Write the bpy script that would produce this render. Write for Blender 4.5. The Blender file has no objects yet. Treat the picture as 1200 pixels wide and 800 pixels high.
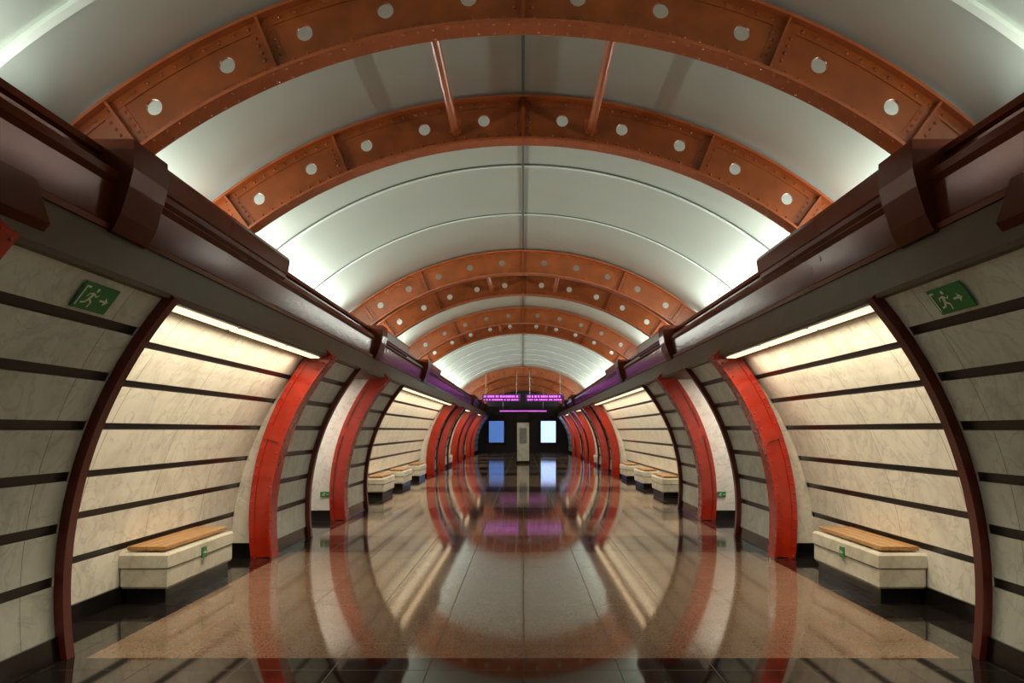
import bpy, math, random, bmesh
from math import sin, cos, asin, acos, radians, degrees, pi, sqrt
from mathutils import Vector, Matrix
random.seed(4)
scene = bpy.context.scene
COL = scene.collection
H = 1.5
YB, YE = -3.0, 52.0
scene.view_settings.view_transform = 'Standard'

# ------------------------------------------------------------ materials
def new_mat(name):
    m = bpy.data.materials.new(name); m.use_nodes = True
    nt = m.node_tree
    return m, nt, nt.nodes['Principled BSDF']

def plain(name, col, rough=.5, metal=0., var=.12, scale=6., coat=0., bump=0., ior=1.5):
    m, nt, b = new_mat(name)
    tc = nt.nodes.new('ShaderNodeTexCoord')
    n = nt.nodes.new('ShaderNodeTexNoise'); n.inputs['Scale'].default_value = scale; n.inputs['Detail'].default_value = 5
    nt.links.new(tc.outputs['Object'], n.inputs['Vector'])
    r = nt.nodes.new('ShaderNodeValToRGB')
    r.color_ramp.elements[0].position = .3; r.color_ramp.elements[1].position = .7
    r.color_ramp.elements[0].color = (*[c*(1-var) for c in col], 1)
    r.color_ramp.elements[1].color = (*[min(1, c*(1+var)) for c in col], 1)
    nt.links.new(n.outputs['Fac'], r.inputs['Fac'])
    nt.links.new(r.outputs['Color'], b.inputs['Base Color'])
    b.inputs['Roughness'].default_value = rough; b.inputs['Metallic'].default_value = metal
    b.inputs['Coat Weight'].default_value = coat; b.inputs['Coat Roughness'].default_value = .08
    b.inputs['IOR'].default_value = ior
    if bump:
        bp = nt.nodes.new('ShaderNodeBump'); bp.inputs['Strength'].default_value = bump; bp.inputs['Distance'].default_value = .01
        nt.links.new(n.outputs['Fac'], bp.inputs['Height']); nt.links.new(bp.outputs['Normal'], b.inputs['Normal'])
    return m

def emit(name, col, strength):
    m, nt, b = new_mat(name)
    b.inputs['Base Color'].default_value = (*col, 1)
    b.inputs['Emission Color'].default_value = (*col, 1)
    b.inputs['Emission Strength'].default_value = strength
    return m

def math_node(nt, op, a, b=None):
    n = nt.nodes.new('ShaderNodeMath'); n.operation = op
    for i, v in enumerate((a, b)):
        if v is None: continue
        if isinstance(v, (int, float)): n.inputs[i].default_value = v
        else: nt.links.new(v, n.inputs[i])
    return n.outputs[0]

def seam_mask(nt, sock, period, width, off=0.):
    f = math_node(nt, 'FRACT', math_node(nt, 'DIVIDE', math_node(nt, 'ADD', sock, 100*period+off), period))
    return math_node(nt, 'LESS_THAN', f, width/period)

def mixcol(nt, fac, a, b):
    n = nt.nodes.new('ShaderNodeMix'); n.data_type = 'RGBA'
    if isinstance(fac, float): n.inputs[0].default_value = fac
    else: nt.links.new(fac, n.inputs[0])
    for i, v in ((6, a), (7, b)):
        if isinstance(v, tuple): n.inputs[i].default_value = (*v, 1)
        else: nt.links.new(v, n.inputs[i])
    return n.outputs[2]

def marble(name, light, dark, rough=.3, seam=1.17, vein=(.36, .36, .33)):
    m, nt, b = new_mat(name)
    tc = nt.nodes.new('ShaderNodeTexCoord'); sx = nt.nodes.new('ShaderNodeSeparateXYZ')
    nt.links.new(tc.outputs['Object'], sx.inputs[0])
    n = nt.nodes.new('ShaderNodeTexNoise'); n.inputs['Scale'].default_value = 2.6; n.inputs['Detail'].default_value = 8
    n.inputs['Roughness'].default_value = .65; n.inputs['Distortion'].default_value = 1.0
    nt.links.new(tc.outputs['Object'], n.inputs['Vector'])
    r = nt.nodes.new('ShaderNodeValToRGB')
    r.color_ramp.elements[0].position = .34; r.color_ramp.elements[0].color = (*dark, 1)
    r.color_ramp.elements[1].position = .56; r.color_ramp.elements[1].color = (*light, 1)
    nt.links.new(n.outputs['Fac'], r.inputs['Fac'])
    n2 = nt.nodes.new('ShaderNodeTexNoise'); n2.inputs['Scale'].default_value = 2.1; n2.inputs['Detail'].default_value = 6
    n2.inputs['Distortion'].default_value = 2.2
    nt.links.new(tc.outputs['Object'], n2.inputs['Vector'])
    d = math_node(nt, 'ABSOLUTE', math_node(nt, 'SUBTRACT', n2.outputs['Fac'], .5))
    vv = nt.nodes.new('ShaderNodeMapRange'); vv.inputs['From Min'].default_value = 0; vv.inputs['From Max'].default_value = .03
    vv.inputs['To Min'].default_value = .4; vv.inputs['To Max'].default_value = 0
    nt.links.new(d, vv.inputs['Value'])
    c = mixcol(nt, vv.outputs[0], r.outputs['Color'], vein)
    if seam:
        c = mixcol(nt, seam_mask(nt, sx.outputs['Y'], seam, .006), c, (.16, .14, .11))
    nt.links.new(c, b.inputs['Base Color'])
    b.inputs['Roughness'].default_value = rough
    return m

def granite(name, c1, c2, c3, rough=.07, tile=.6, joint=.35, ior=1.48):
    m, nt, b = new_mat(name)
    tc = nt.nodes.new('ShaderNodeTexCoord'); sx = nt.nodes.new('ShaderNodeSeparateXYZ')
    nt.links.new(tc.outputs['Object'], sx.inputs[0])
    v = nt.nodes.new('ShaderNodeTexVoronoi'); v.inputs['Scale'].default_value = 150
    nt.links.new(tc.outputs['Object'], v.inputs['Vector'])
    r = nt.nodes.new('ShaderNodeValToRGB'); e = r.color_ramp.elements
    e[0].position = .15; e[0].color = (*c1, 1); e[1].position = .85; e[1].color = (*c3, 1)
    k = e.new(.5); k.color = (*c2, 1)
    sepc = nt.nodes.new('ShaderNodeSeparateColor'); nt.links.new(v.outputs['Color'], sepc.inputs[0])
    nt.links.new(sepc.outputs[0], r.inputs['Fac'])
    n = nt.nodes.new('ShaderNodeTexNoise'); n.inputs['Scale'].default_value = 1.7; n.inputs['Detail'].default_value = 4
    nt.links.new(tc.outputs['Object'], n.inputs['Vector'])
    c = mixcol(nt, math_node(nt, 'MULTIPLY', n.outputs['Fac'], .45), r.outputs['Color'], c1)
    sm = math_node(nt, 'MAXIMUM', seam_mask(nt, sx.outputs['X'], tile, .007), seam_mask(nt, sx.outputs['Y'], tile, .009, .0))
    c = mixcol(nt, sm, c, tuple(x*joint for x in c1))
    nt.links.new(c, b.inputs['Base Color'])
    rr = math_node(nt, 'ADD', math_node(nt, 'MULTIPLY', n.outputs['Fac'], .03), rough-.015)
    rr = math_node(nt, 'ADD', rr, math_node(nt, 'MULTIPLY', sm, .35))
    nt.links.new(rr, b.inputs['Roughness'])
    b.inputs['IOR'].default_value = ior
    b.inputs['Specular Tint'].default_value = (1, .84, .70, 1)
    return m

M_marble = marble('marble_wall', (.68, .70, .65), (.52, .53, .49))
M_niche = marble('marble_niche', (.80, .79, .73), (.66, .64, .58))
M_jamb = marble('marble_jamb', (.80, .78, .73), (.66, .64, .58), seam=0)
M_bench = marble('marble_bench', (.68, .66, .58), (.50, .47, .40), seam=0)
M_stripe = plain('black_granite_stripe', (.008, .007, .008), .3)
M_black = plain('black_base', (.008, .007, .007), .15)
M_fl_light = granite('granite_floor_beige', (.145, .090, .060), (.235, .155, .108), (.34, .24, .172), .07)
M_fl_dark = granite('granite_floor_dark', (.022, .011, .008), (.045, .024, .018), (.08, .048, .036), .06)
M_fl_black = granite('granite_floor_black', (.007, .006, .006), (.014, .011, .010), (.025, .02, .018), .05)
M_arch = plain('arch_paint_rust', (.31, .070, .013), .3, 0, .25, 5, .3)
M_flange = plain('arch_flange_paint', (.43, .10, .028), .28, 0, .12, 9, .3)
M_pil = plain('red_paint', (.40, .022, .007), .2, 0, .15, 7, .4)
M_rib = plain('dark_red_paint', (.11, .010, .006), .3, 0, .15, 7, .3)
M_beam = plain('brown_gloss_panel', (.080, .017, .007), .17, .2, .2, 2, .0, ior=1.18)
M_soffit = plain('brown_grey_frieze_panel', (.105, .078, .058), .4, 0, .08, 3, ior=1.2)
M_skin = plain('aluminium_vault_panel', (.61, .66, .60), .42, .5, .03, 1.2)
M_batten = plain('aluminium_batten', (.82, .88, .80), .45, .1, .03, 2)
M_seamdk = plain('dark_seam', (.10, .11, .10), .5, 0, .1, 4)
M_wood = plain('varnished_wood', (.40, .21, .07), .35, 0, .2, 14, .2)
M_green = plain('sign_green', (.012, .20, .05), .35, 0, .03, 3)
M_white = plain('sign_white', (.75, .80, .65), .4, 0, .02, 3)
M_dark = plain('dark_end', (.010, .010, .014), .35)
M_metal = plain('grey_metal', (.25, .25, .26), .35, .6)
M_col = marble('marble_column', (.66, .64, .60), (.50, .47, .43), seam=0)
M_lampW = emit('warm_lamp', (1, .76, .46), 1.7)
M_mag = emit('magenta_led', (.70, .12, .75), 1.3)
M_magdim = emit('magenta_panel', (.08, .02, .11), .1)
M_scrB = emit('screen_blue', (.10, .22, .60), .75)
M_scrW = emit('screen_white', (.45, .60, 1.0), 1.6)

# ------------------------------------------------------------ mesh helpers
class MB:
    def __init__(s): s.v = []; s.f = []; s.m = []; s.sm = []
    def quad(s, pts, mi=0, sm=False):
        b = len(s.v); s.v += [tuple(p) for p in pts]; s.f.append(list(range(b, b+len(pts)))); s.m.append(mi); s.sm.append(sm)
    def box(s, x0, x1, y0, y1, z0, z1, mi=0):
        b = len(s.v)
        s.v += [(x, y, z) for x in (x0, x1) for y in (y0, y1) for z in (z0, z1)]
        for f in ((0,1,3,2), (4,6,7,5), (0,4,5,1), (2,3,7,6), (0,2,6,4), (1,5,7,3)):
            s.f.append([b+i for i in f]); s.m.append(mi); s.sm.append(False)
    def extr(s, prof, y0, y1, mi=0):
        n = len(prof); b = len(s.v)
        s.v += [(x, y0, z) for x, z in prof] + [(x, y1, z) for x, z in prof]
        for i in range(n):
            j = (i+1) % n
            s.f.append([b+i, b+j, b+n+j, b+n+i]); s.m.append(mi); s.sm.append(False)
        s.f.append([b+i for i in range(n)]); s.m.append(mi); s.sm.append(False)
        s.f.append([b+n+i for i in range(n)][::-1]); s.m.append(mi); s.sm.append(False)
    def arc(s, ri, ro, y0, y1, a0, a1, P, n=48, mi=0):
        b = len(s.v)
        for i in range(n+1):
            a = a0+(a1-a0)*i/n
            for r in (ri, ro):
                x, z = P(r, a)
                s.v += [(x, y0, z), (x, y1, z)]
        for i in range(n):
            q = b+4*i
            for f in ((q, q+1, q+5, q+4), (q+2, q+6, q+7, q+3), (q, q+4, q+6, q+2), (q+1, q+3, q+7, q+5)):
                s.f.append(list(f)); s.m.append(mi); s.sm.append(False)
        for q in (b, b+4*n):
            s.f.append([q, q+2, q+3, q+1]); s.m.append(mi); s.sm.append(False)
    def rivet(s, c, n, r=.013, h=.010, mi=0):
        n = Vector(n).normalized(); c = Vector(c)
        t = n.orthogonal().normalized(); u = n.cross(t)
        b = len(s.v); K = 8
        for rr, hh in ((r, 0), (r*.75, h*.7)):
            for i in range(K):
                a = 2*pi*i/K; s.v.append(tuple(c+(t*cos(a)+u*sin(a))*rr+n*hh))
        s.v.append(tuple(c+n*h))
        for i in range(K):
            j = (i+1) % K
            s.f.append([b+i, b+j, b+K+j, b+K+i]); s.m.append(mi); s.sm.append(True)
            s.f.append([b+K+i, b+K+j, b+2*K]); s.m.append(mi); s.sm.append(True)
    def obj(s, name, mats, parent=None, fix=True):
        me = bpy.data.meshes.new(name); me.from_pydata(s.v, [], s.f)
        for m in mats: me.materials.append(m)
        me.polygons.foreach_set('material_index', s.m)
        me.polygons.foreach_set('use_smooth', s.sm)
        me.update()
        if fix:
            bm = bmesh.new(); bm.from_mesh(me); bmesh.ops.recalc_face_normals(bm, faces=bm.faces[:]); bm.to_mesh(me); bm.free()
        o = bpy.data.objects.new(name, me); COL.objects.link(o)
        if parent: o.parent = parent
        return o

def empty(name, loc=(0, 0, 0)):
    e = bpy.data.objects.new(name, None); e.location = loc; COL.objects.link(e); e.empty_display_size = .2
    return e

RW, CW = 3.07, .40
RN, CN = 3.50, 0.0
def PW(sd):
    return lambda r, a: (sd*r*cos(radians(a)), CW+r*sin(radians(a)))
def PNn(sd):
    return lambda r, a: (sd*r*cos(radians(a)), CN+r*sin(radians(a)))
def PV(r, a):
    return (r*sin(radians(a)), r*cos(radians(a)))

STR_W = [2.1+6.5*k for k in range(6)]
STR_Z = [.50, .85, 1.17, 1.53, 1.85, 2.13]

def wall_strip(mb, P, R, y0, y1, abot, abase, stripes, half, atop):
    segs = [(abot, abase, 2)]; cur = abase
    for s in stripes:
        segs.append((cur, s-half, 0)); segs.append((s-half, s+half, 1)); cur = s+half
    segs.append((cur, atop, 0))
    for a0, a1, mi in segs:
        n = max(1, int((a1-a0)/1.6))
        for i in range(n):
            b0 = a0+(a1-a0)*i/n; b1 = a0+(a1-a0)*(i+1)/n
            r = R+(.012 if mi == 1 else (-.02 if mi == 2 else 0))
            (xa, za), (xb, zb) = P(r, b0), P(r, b1)
            mb.quad([(xa, y0, za), (xa, y1, za), (xb, y1, zb), (xb, y0, zb)], mi, True)
        if mi == 1:
            for b in (a0, a1):
                (xa, za), (xb, zb) = P(R, b), P(R+.012, b)
                mb.quad([(xa, y0, za), (xa, y1, za), (xb, y1, zb), (xb, y0, zb)], 1)
    (xa, za), (xb, zb) = P(R-.02, abase), P(R, abase)
    mb.quad([(xa, y0, za), (xa, y1, za), (xb, y1, zb), (xb, y0, zb)], 2)

AW0 = degrees(asin((0-CW)/RW)); AWb = degrees(asin((.15-CW)/RW)); AWt = degrees(asin((2.40-CW)/RW))
AN0 = 0.0; ANb = degrees(asin(.15/RN)); ANt = degrees(asin(2.40/RN))

def jamb(mb, sd, y, outer, mi=0):
    N = 16
    for i in range(N):
        z0 = 2.40*i/N; z1 = 2.40*(i+1)/N
        def xi(z): return sqrt(RW**2-(z-CW)**2)
        def xo(z): return sqrt(RN**2-z*z) if outer == 'niche' else outer
        m = 2 if z1 <= .16 else mi
        mb.quad([(sd*xi(z0), y, z0), (sd*xo(z0), y, z0), (sd*xo(z1), y, z1), (sd*xi(z1), y, z1)], m)

FLUSH = [(3.30, 5.02), (9.2, 10.84), (12.95, 14.8), (25.6, 27.0), (29.1, 30.9), (34.3, 35.7), (37.6, 39.4), (42.9, 44.3), (46.2, YE)]
NICHE = [(YB, 3.30), (5.02, 9.2), (14.8, 25.6), (30.9, 34.3), (39.4, 42.9)]
PASS = [(10.84, 12.95), (27.0, 29.1), (35.7, 37.6), (44.3, 46.2)]
PIL = [3.15, 9.0, 12.75, 25.5, 28.95, 34.2, 37.5, 42.8, 46.1]
RIB = [5.06, 10.84, 14.8, 27.0, 30.9, 35.7, 39.4, 44.3]
PAIRS = [0, 4, 7, 16, 19, 22]
def yk(k): return 4.93+1.95*k

for sd, nm in ((-1, 'left'), (1, 'right')):
    mb = MB(); PWs = PW(sd); PNs = PNn(sd)
    for y0, y1 in FLUSH:
        wall_strip(mb, PWs, RW, y0, y1, AW0, AWb, STR_W, .6, AWt)
    for y0, y1 in NICHE:
        st = [degrees(asin(z/RN)) for z in STR_Z]
        k = len(mb.m)
        wall_strip(mb, PNs, RN, y0, y1, AN0, ANb, st, .47, ANt)
        for i in range(k, len(mb.m)):
            if mb.m[i] == 0: mb.m[i] = 4
        jamb(mb, sd, y0, 'niche', 3); jamb(mb, sd, y1, 'niche', 3)
    for y0, y1 in PASS:
        jamb(mb, sd, y0, 5.2, 3); jamb(mb, sd, y1, 5.2, 3)
        mb.quad([(sd*5.2, y0, 0), (sd*5.2, y1, 0), (sd*5.2, y1, 2.4), (sd*5.2, y0, 2.4)], 3)
        mb.quad([(sd*2.3, y0, 2.395), (sd*2.3, y1, 2.395), (sd*5.2, y1, 2.395), (sd*5.2, y0, 2.395)], 3)
    mb.obj('wall_'+nm, [M_marble, M_stripe, M_black, M_jamb, M_niche], fix=False)

    mb = MB()
    mb.extr([(sd*2.31, 2.36), (sd*2.30, 2.39), (sd*2.40, 2.70), (sd*2.95, 2.70), (sd*2.95, 2.36)], YB, YE)
    mb.obj('trim_frieze_'+nm, [M_soffit])
    mb = MB()
    mb.extr([(sd*x, z) for x, z in [(2.41, 2.64), (2.37, 2.65), (2.36, 2.68), (2.385, 2.70), (2.34, 2.90), (2.31, 2.93), (2.31, 2.975), (2.45, 2.985), (2.43, 3.07), (2.40, 3.08), (2.40, 3.12), (3.6, 3.12), (3.6, 2.64)]], YB, YE)
    mb.obj('trim_entablature_'+nm, [M_beam])
    mb = MB()
    for k in PAIRS:
        ya = yk(k)-.50; yb = yk(k+1)+.50
        mb.extr([(sd*x, z) for x, z in [(2.35, 2.90), (2.285, 2.96), (2.275, 2.99), (2.26, 3.0), (2.24, 3.12), (2.25, 3.15), (3.0, 3.15), (3.0, 2.90)]], ya, yb)
        mb.extr([(sd*x, z) for x, z in [(2.42, 2.625), (2.35, 2.64), (2.30, 2.74), (2.25, 2.90), (2.225, 3.0), (2.225, 3.165), (3.0, 3.165), (3.0, 2.625)]], ya-.04, ya+.38)
    mb.extr([(sd*x, z) for x, z in [(2.40, 2.43), (2.33, 2.45), (2.29, 2.50), (2.36, 2.72), (2.9, 2.72), (2.9, 2.43)]], YB, 3.72)
    mb.obj('trim_corbel_'+nm, [M_beam])

# ------------------------------------------------------------ ceiling
mb = MB(); NS = 96; RS = 4.5
for i in range(NS):
    a0 = -49.5+99*i/NS; a1 = -49.5+99*(i+1)/NS
    (xa, za), (xb, zb) = PV(RS, a0), PV(RS, a1)
    mb.quad([(xa, YB, za), (xa, YE, za), (xb, YE, zb), (xb, YB, zb)], 0, True)
me_c = mb.obj('ceiling', [M_skin], fix=False)
bm = bmesh.new(); bm.from_mesh(me_c.data); bmesh.ops.remove_doubles(bm, verts=bm.verts[:], dist=1e-4)
for f in bm.faces: f.smooth = True
bm.to_mesh(me_c.data); bm.free()
archk = set()
for k in PAIRS: archk |= {k, k+1}
mb = MB()
mb.arc(4.475, 4.5, 4.10, 4.16, -49, 49, PV, 64, 0)
for k in range(-3, 24):
    if k in archk or k == 0: continue
    y = yk(k)-.15
    if k < 0: y = 4.13+1.95*k
    mb.arc(4.478, 4.5, y-.014, y+.014, -49, 49, PV, 64, 0)
    mb.arc(4.490, 4.5, y+.014, y+.036, -49, 49, PV, 64, 1)
    mb.arc(4.490, 4.5, y-.030, y-.014, -49, 49, PV, 64, 1)
mb.box(-.012, .012, YB, YE, 4.475, 4.5, 1)
mb.obj('trim_ceiling_battens', [M_batten, M_seamdk])

# ------------------------------------------------------------ arches
def build_arch():
    mb = MB(); ri, ro = 4.10, 4.45; rh = 4.28; R0 = 4.28
    hole_a = [4.7+7.2*k for k in range(6)]
    holes = sorted([-a for a in hole_a]+hole_a)
    half = 1.6; t = .012; hr = .052; K = 24
    def web_part(a0, a1):
        n = max(1, int(abs(a1-a0)/1.5)); mb.arc(ri, ro, -t, t, a0, a1, PV, n, 0)
    cur = -45.5
    for h in holes:
        web_part(cur, h-half)
        ring = []; out = []
        for i in range(K):
            th = 2*pi*i/K+pi/4
            c, s = cos(th), sin(th)
            ring.append((h+degrees(hr*c/R0), rh+hr*s))
            mx = max(abs(c), abs(s)); u, v = c/mx, s/mx
            out.append((h+half*u, (rh+(ro-rh)*v) if v > 0 else (rh+(rh-ri)*v)))
        for i in range(K):
            j = (i+1) % K
            for y in (-t, t):
                pts = []
                for (a, r) in (ring[i], ring[j], out[j], out[i]):
                    x, z = PV(r, a); pts.append((x, y, z))
                mb.quad(pts, 0)
            (x0, z0), (x1, z1) = PV(ring[i][1], ring[i][0]), PV(ring[j][1], ring[j][0])
            mb.quad([(x0, -t, z0), (x1, -t, z1), (x1, t, z1), (x0, t, z0)], 0)
        cur = h+half
    web_part(cur, 45.5)
    mb.arc(4.08, 4.10, -.085, .085, -45.5, 45.5, PV, 90, 1)
    mb.arc(4.45, 4.47, -.085, .085, -45.5, 45.5, PV, 90, 1)
    for y in (-1, 1):
        ya, yb = sorted((y*t, y*(t+.010)))
        mb.arc(4.10, 4.165, ya, yb, -45.5, 45.5, PV, 90, 0)
        mb.arc(4.39, 4.45, ya, yb, -45.5, 45.5, PV, 90, 0)
    for a in (-36.5, -22.4, 0, 22.4, 36.5):
        w = .22 if a else .3
        mb.arc(4.10, 4.45, -.075, .075, a-w/2, a+w/2, PV, 1, 0)
        mb.arc(4.165, 4.39, -t-.008, t+.008, a-(1.0 if a else 1.7), a+(1.0 if a else 1.7), PV, 3, 0)
        for da in (-.75, .75):
            for r in (4.2, 4.25, 4.30, 4.35):
                x, z = PV(r, a+da); mb.rivet((x, -t-.008, z), (0, -1, 0), .012, .011)
    a = -45
    while a <= 45:
        for r in (4.135, 4.42):
            x, z = PV(r, a); mb.rivet((x, -t-.010, z), (0, -1, 0), .013, .013)
        for y in (-.055, .055):
            x, z = PV(4.08, a+.5); mb.rivet((x, y, z), (-x, 0, -z), .009, .007, 1)
        a += 1.35
    return mb
amb = build_arch(); first = None
for k in sorted(archk):
    if first is None:
        first = amb.obj('steel_arch_rib', [M_arch, M_flange]); first.location.y = yk(k); o = first
    else:
        o = bpy.data.objects.new('steel_arch_rib', first.data); COL.objects.link(o); o.location.y = yk(k)
def cyl(name, p, q, r, mat, parent=None, n=14):
    mb = MB(); p = Vector(p); q = Vector(q); d = (q-p).normalized(); t = d.orthogonal().normalized(); u = d.cross(t)
    ring = [[tuple(c+(t*cos(2*pi*i/n)+u*sin(2*pi*i/n))*r) for i in range(n)] for c in (p, q)]
    for i in range(n):
        j = (i+1) % n; mb.quad([ring[0][i], ring[0][j], ring[1][j], ring[1][i]], 0, True)
    mb.quad(ring[0]); mb.quad(ring[1][::-1])
    return mb.obj(name, [mat], parent)
for k in PAIRS:
    for sx in (-1, 1):
        e = empty('steel_tie_rod', (sx*.60, yk(k), 4.15))
        cyl('rod', (0, .03, 0), (0, 1.92, 0), .034, M_flange, e)
        m = MB(); m.box(-.05, .05, .095, .12, -.03, .09); m.box(-.05, .05, 1.83, 1.855, -.03, .09); m.obj('end_plates', [M_flange], e)

# ------------------------------------------------------------ pilasters & ribs
def pilaster(sd, y):
    mb = MB(); P = PW(sd); a0 = degrees(asin(-CW/2.98)); a1 = 41.5
    mb.arc(2.99, 3.22, y+.03, y+.22, a0+.3, a1, P, 40, 0)
    mb.arc(2.965, 2.99, y-.02, y+.25, a0, a1, P, 40, 0)
    mb.arc(2.99, 3.03, y+.01, y+.03, a0+.3, a1, P, 40, 0)
    mb.arc(3.16, 3.22, y+.01, y+.03, a0+.3, a1, P, 40, 0)
    a = a0+1
    while a < a1:
        for r in (3.01, 3.19):
            x, z = P(r, a)
            if z > .02: mb.rivet((x, y+.01, z), (0, -1, 0), .013, .013)
        for yy in (y+.02, y+.21):
            x, z = P(2.965, a); mb.rivet((x, yy, z), (-sd*cos(radians(a)), 0, -sin(radians(a))), .013, .012)
        a += 1.9
    mb.arc(2.985, 3.21, y+.0, y+.03, 18.5, 21.5, P, 3, 0)
    for v in range(len(mb.v)):
        if mb.v[v][2] < 0: mb.v[v] = (mb.v[v][0], mb.v[v][1], 0.0)
    return mb.obj('steel_pilaster', [M_pil])
for sd in (-1, 1):
    for y in PIL: pilaster(sd, y)
    for y in RIB:
        mb = MB(); P = PW(sd)
        mb.arc(3.02, 3.10, y-.035, y+.035, degrees(asin(-CW/3.02)), 40.8, P, 40, 0)
        mb.arc(3.005, 3.02, y-.045, y+.045, degrees(asin(-CW/3.005)), 40.8, P, 40, 0)
        for v in range(len(mb.v)):
            if mb.v[v][2] < 0: mb.v[v] = (mb.v[v][0], mb.v[v][1], 0.0)
        mb.obj('portal_edge_rib', [M_rib])

# ------------------------------------------------------------ floor
mb = MB()
bands = [(YB, 5.06, 2), (5.06, 9.45, 0), (9.45, 10.95, 1), (10.95, 13.0, 0), (13.0, 14.9, 1), (14.9, 18.6, 0), (18.6, 20.4, 1), (20.4, 25.5, 0),
         (25.5, 27.2, 1), (27.2, 29.2, 0), (29.2, 31, 1), (31, 34.3, 0), (34.3, 36, 1), (36, 38, 0), (38, 40, 1), (40, 43, 0), (43, 45, 1), (45, YE, 0)]
for y0, y1, mi in bands:
    mb.quad([(-2.88, y0, 0), (2.88, y0, 0), (2.88, y1, 0), (-2.88, y1, 0)], mi)
for sd in (-1, 1):
    mb.quad([(sd*2.88, YB, 0), (sd*5.3, YB, 0), (sd*5.3, YE, 0), (sd*2.88, YE, 0)], 2)
mb.obj('floor', [M_fl_light, M_fl_dark, M_fl_black], fix=False)

# ------------------------------------------------------------ end walls
mb = MB(); mb.box(-5.3, 5.3, YE, YE+.1, 0, 4.7)
mb.box(-3.0, -2.45, YE-.12, YE, 0, 2.7); mb.box(2.35, 3.0, YE-.12, YE, 0, 2.7); mb.box(-.9, -.75, YE-.12, YE, 0, 2.5); mb.box(.75, .9, YE-.12, YE, 0, 2.5)
mb.box(-3.0, 3.0, YE-.14, YE, 2.5, 2.75)
mb.obj('wall_end', [M_dark])
mb = MB(); mb.box(-5.3, 5.3, YB-.1, YB, 0, 4.7); mb.obj('wall_back', [M_marble])

# ------------------------------------------------------------ benches
def bench(sd, y0, y1):
    e = empty('marble_bench', (sd*3.27, (y0+y1)/2, 0)); L = (y1-y0)/2; W = .20
    def part(nm, b, mat):
        m = MB(); rings = [[(-hx, -hy, z), (hx, -hy, z), (hx, hy, z), (-hx, hy, z)] for hx, hy, z in b]
        for i in range(len(rings)-1):
            for j in range(4):
                k = (j+1) % 4
                m.quad([rings[i][j], rings[i][k], rings[i+1][k], rings[i+1][j]])
        m.quad(rings[0][::-1]); m.quad(rings[-1])
        return m.obj(nm, [mat], e)
    part('plinth', [(W-.03, L-.04, 0), (W-.03, L-.04, .13)], M_black)
    part('block', [(W-.01, L-.02, .13), (W, L, .15), (W, L, .30)], M_bench)
    part('top_slab', [(W+.0, L+.0, .305), (W+.012, L+.012, .315), (W+.012, L+.012, .42), (W-.005, L-.005, .44)], M_bench)
    m = MB(); w = (2*W-.06)/4
    for i in range(4):
        x = -W+.03+i*w
        m.box(x+.004, x+w-.004, -L+.04, L-.04, .455, .492)
    for yy in (-L*.7, 0, L*.7): m.box(-W+.05, W-.05, yy-.03, yy+.03, .44, .455)
    o = m.obj('wooden_seat', [M_wood], e)
    bv = o.modifiers.new('b', 'BEVEL'); bv.width = .006; bv.segments = 2
    return e
for sd in (-1, 1):
    for y0, y1 in ((6.62, 8.1), (16.9, 18.3), (19.7, 21.2), (22.9, 24.3), (31.9, 33.3)):
        bench(sd, y0, y1)

# ------------------------------------------------------------ signs
def stroke(p, q, w):
    p = Vector(p); q = Vector(q); d = (q-p).normalized(); n = Vector((-d.y, d.x))*w/2
    return [p+n, q+n, q-n, p-n]
def circ(c, r, n=12): return [Vector((c[0]+r*cos(2*pi*i/n), c[1]+r*sin(2*pi*i/n))) for i in range(n)]
def man(ox, oy, s, fl=1):
    T = lambda x, y: (ox+fl*x*s, oy+y*s)
    L = [circ(T(.18, .88), .10*s)]
    for a, b, w in (((.08, .72), (-.06, .40), .17), ((-.04, .42), (.22, .28), .11), ((.22, .30), (.16, .02), .09),
                    ((-.06, .42), (-.20, .22), .11), ((-.18, .24), (-.46, .18), .09), ((.08, .70), (.32, .56), .07),
                    ((.32, .57), (.44, .68), .06), ((.04, .70), (-.22, .66), .07), ((-.22, .68), (-.32, .50), .06)):
        L.append(stroke(T(*a), T(*b), w*s))
    return L
def arrow(ox, oy, s, fl=1):
    T = lambda x, y: Vector((ox+fl*x*s, oy+y*s))
    return [stroke(T(-.45, .5), T(.15, .5), .16*s), [T(.08, .82), T(.5, .5), T(.08, .18)]]
def sign(O, u, v, w, h, shapes, name='exit_sign'):
    O = Vector(O); u = Vector(u).normalized(); v = Vector(v).normalized(); n = u.cross(v)
    mb = MB()
    def pt(x, y, d): return u*x+v*y+n*d
    c0 = [(-w/2, -h/2), (w/2, -h/2), (w/2, h/2), (-w/2, h/2)]
    mb.quad([pt(x, y, .008) for x, y in c0], 0)
    mb.quad([pt(x, y, 0) for x, y in c0][::-1], 0)
    for i in range(4):
        j = (i+1) % 4; mb.quad([pt(*c0[i], 0), pt(*c0[j], 0), pt(*c0[j], .008), pt(*c0[i], .008)], 0)
    d = .0095
    for sh in shapes:
        mb.quad([pt(p[0], p[1], d) for p in sh], 1); d += .00015
    o = mb.obj(name, [M_green, M_white], fix=False); o.location = O
    return o
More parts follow.
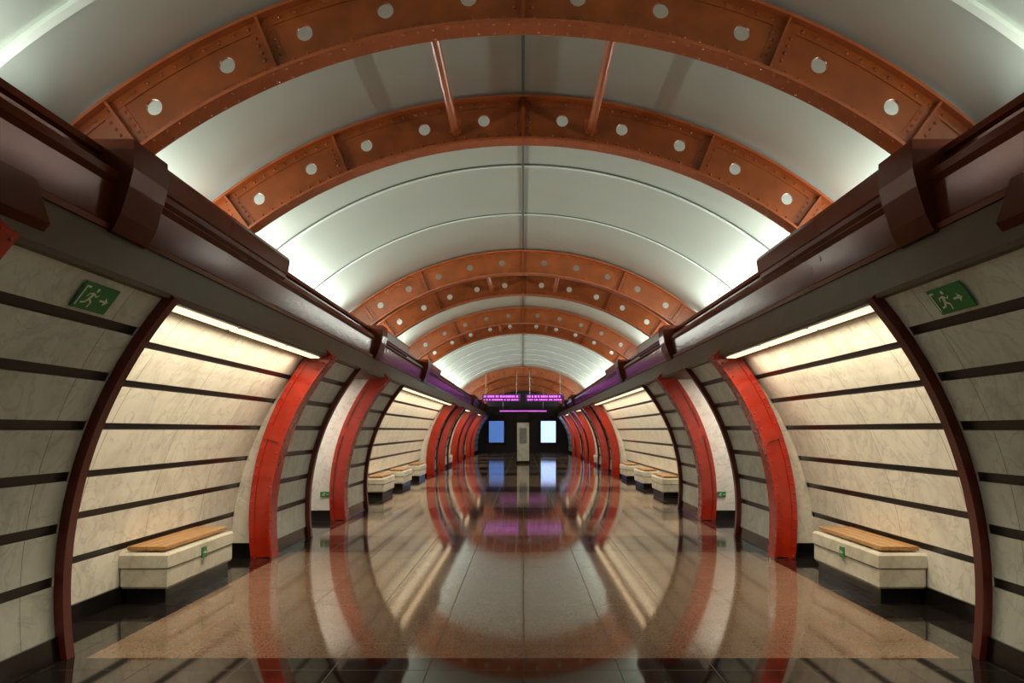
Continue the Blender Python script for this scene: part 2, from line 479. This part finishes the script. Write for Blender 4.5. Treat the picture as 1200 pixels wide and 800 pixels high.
for sd in (-1, 1):
    a = 37.3; r = radians(a)
    x, z = PW(sd)(RW-.015, a)
    uu = (0, 1, 0) if sd < 0 else (0, -1, 0)
    vv = (-sd*sin(r), 0, cos(r))
    w, h = .34, .17
    S = man(-.055, -.068, .135, 1)
    S += arrow(.075, -.05, .09, 1)
    S += [stroke((-.15, -.065), (-.15, .065), .012), stroke((-.15, .06), (-.11, .06), .012)]
    sign((x, 4.36, z), uu, vv, w, h, S)
    xs = sd*(3.27-.215)
    sign((xs, 7.35, .335), uu, (0, 0, 1), .10, .10, arrow(0, -.035, .07, 1 if sd < 0 else -1))
    for (y0, y1) in PASS[:2]:
        sign((sd*3.34, y1-.012, .42), (1, 0, 0), (0, 0, 1), .15, .09, man(-.02, -.035, .07)+arrow(.045, -.02, .04))

for sx in (-1, 1):
    e = empty('illuminated_direction_sign', (sx*1.0, 35.2, 2.98))
    m = MB(); m.box(-.88, .88, -.06, .06, -.17, .17); m.obj('case', [M_magdim], e)
    m = MB()
    for row, zz in ((0, .06), (1, -.08)):
        x = -.8
        while x < .75:
            l = random.choice((.05, .07, .09)); m.box(x, x+l, -.066, -.062, zz-.04, zz+.05 if row == 0 else zz+.03); x += l+random.choice((.02, .02, .06))
    m.obj('lit_lettering', [M_mag], e)
    for hx in (-.7, .7): cyl('hanger', (hx, 0, .17), (hx, 0, 1.25), .012, M_metal, e)
e = empty('hanging_line_sign', (0, 46, 2.65))
m = MB(); m.box(-1.5, 1.5, -.05, .05, -.12, .12); m.obj('case', [M_dark], e)
m = MB(); m.box(-1.4, 1.4, -.056, -.052, -.03, .03); m.obj('lit_strip', [M_mag], e)
for hx in (-1.2, 1.2): cyl('hanger', (hx, 0, .12), (hx, 0, 1.6), .015, M_metal, e)

e = empty('information_column', (0, 34.9, 0))
m = MB(); m.box(-.31, .31, -.31, .31, 0, .12); m.obj('base', [M_black], e)
m = MB(); m.box(-.27, .27, -.27, .27, .12, 1.85); m.obj('shaft', [M_col], e)
m = MB(); m.box(-.29, .29, -.29, .29, 1.85, 1.93); m.box(-.24, .24, -.24, .24, 1.93, 2.35); m.obj('cap', [M_black], e)
m = MB(); m.box(-.17, .17, -.285, -.272, .9, 1.6); m.obj('notice_panel', [M_metal], e)

for x0, x1, mt in ((-2.3, -1.3, M_scrB), (1.2, 2.2, M_scrW)):
    e = empty('advertising_screen', ((x0+x1)/2, YE-.25, 1.4)); w = (x1-x0)/2
    m = MB(); m.box(-w-.08, w+.08, 0, .1, -.85, .85); m.obj('frame', [M_black], e)
    m = MB(); m.box(-w, w, -.012, -.002, -.72, .72); m.obj('panel', [mt], e)

# ------------------------------------------------------------ lighting
def area(name, loc, sx, sy, power, col, direction, spread=180):
    l = bpy.data.lights.new(name, 'AREA'); l.shape = 'RECTANGLE'; l.size = sx; l.size_y = sy
    l.energy = power; l.color = col; l.spread = radians(spread)
    o = bpy.data.objects.new(name, l); o.location = loc; COL.objects.link(o)
    d = Vector(direction).normalized()
    z = -d; yv = Vector((0, 1, 0)); yv = (yv-z*yv.dot(z)).normalized(); xv = yv.cross(z)
    o.rotation_euler = Matrix((xv, yv, z)).transposed().to_euler()
    return o
# (y0, y1, power per metre, lamp height) - lamps lie in the cove behind the cornice lip
zones = [(-2.5, 2.2, 11, 3.15), (3.0, 4.30, 18, 3.15), (5.1, 6.7, 18, 3.18)]
prev = yk(1)+.55
for k in PAIRS[1:]:
    zones.append((prev, yk(k)-.60, 32, 3.15)); zones.append((yk(k)+.15, yk(k+1)-.15, 19, 3.18)); prev = yk(k+1)+.55
zones.append((prev, YE-.3, 25, 3.15))
for sd in (-1, 1):
    for y0, y1, pw, zl in zones:
        area('cove_lamp', (sd*2.80, (y0+y1)/2, zl), .05, y1-y0, pw*(y1-y0)*.5, (.93, 1.0, .90), (-sd*1.1, 0, 1))
    for y0, y1 in NICHE:
        ys = max(y0, -1.0)+.08; ye = y1-.30
        n = max(1, round((ye-ys)/1.25)); st = (ye-ys)/n
        m = MB(); m2 = MB()
        for i in range(n):
            ya = ys+i*st
            m.box(sd*2.35, sd*2.45, ya+.04, ya+st-.04, 2.330, 2.345)
            m2.box(sd*2.33, sd*2.47, ya+.02, ya+st-.02, 2.343, 2.358)
        e = empty('niche_light_fitting', (0, 0, 0))
        m.obj('tube_panel', [M_lampW], e); m2.obj('housing', [M_metal], e)
        area('niche_lamp', (sd*2.42, (ys+ye)/2, 2.32), .10, ye-ys-.2, 12.5*(y1-ys), (1, .83, .57), (sd*.4, 0, -1), 150)
    for y0, y1 in PASS:
        area('passage_fill_light', (sd*3.7, (y0+y1)/2, 2.38), .9, 1.2, 36, (1, .90, .75), (0, 0, -1))  # added fill light to brighten the passage jambs, has no fitting

w = bpy.data.worlds.new('World'); scene.world = w; w.use_nodes = True
w.node_tree.nodes['Background'].inputs[0].default_value = (.02, .02, .025, 1)
w.node_tree.nodes['Background'].inputs[1].default_value = .3

# ------------------------------------------------------------ camera
cd = bpy.data.cameras.new('camera'); cam = bpy.data.objects.new('camera', cd); COL.objects.link(cam)
cam.location = (0, 0, H); cam.rotation_euler = (radians(90), 0, 0)
cd.sensor_width = 36; cd.lens = 27; cd.shift_x = -13/1200; cd.shift_y = 104/1200; cd.clip_end = 300
scene.camera = cam
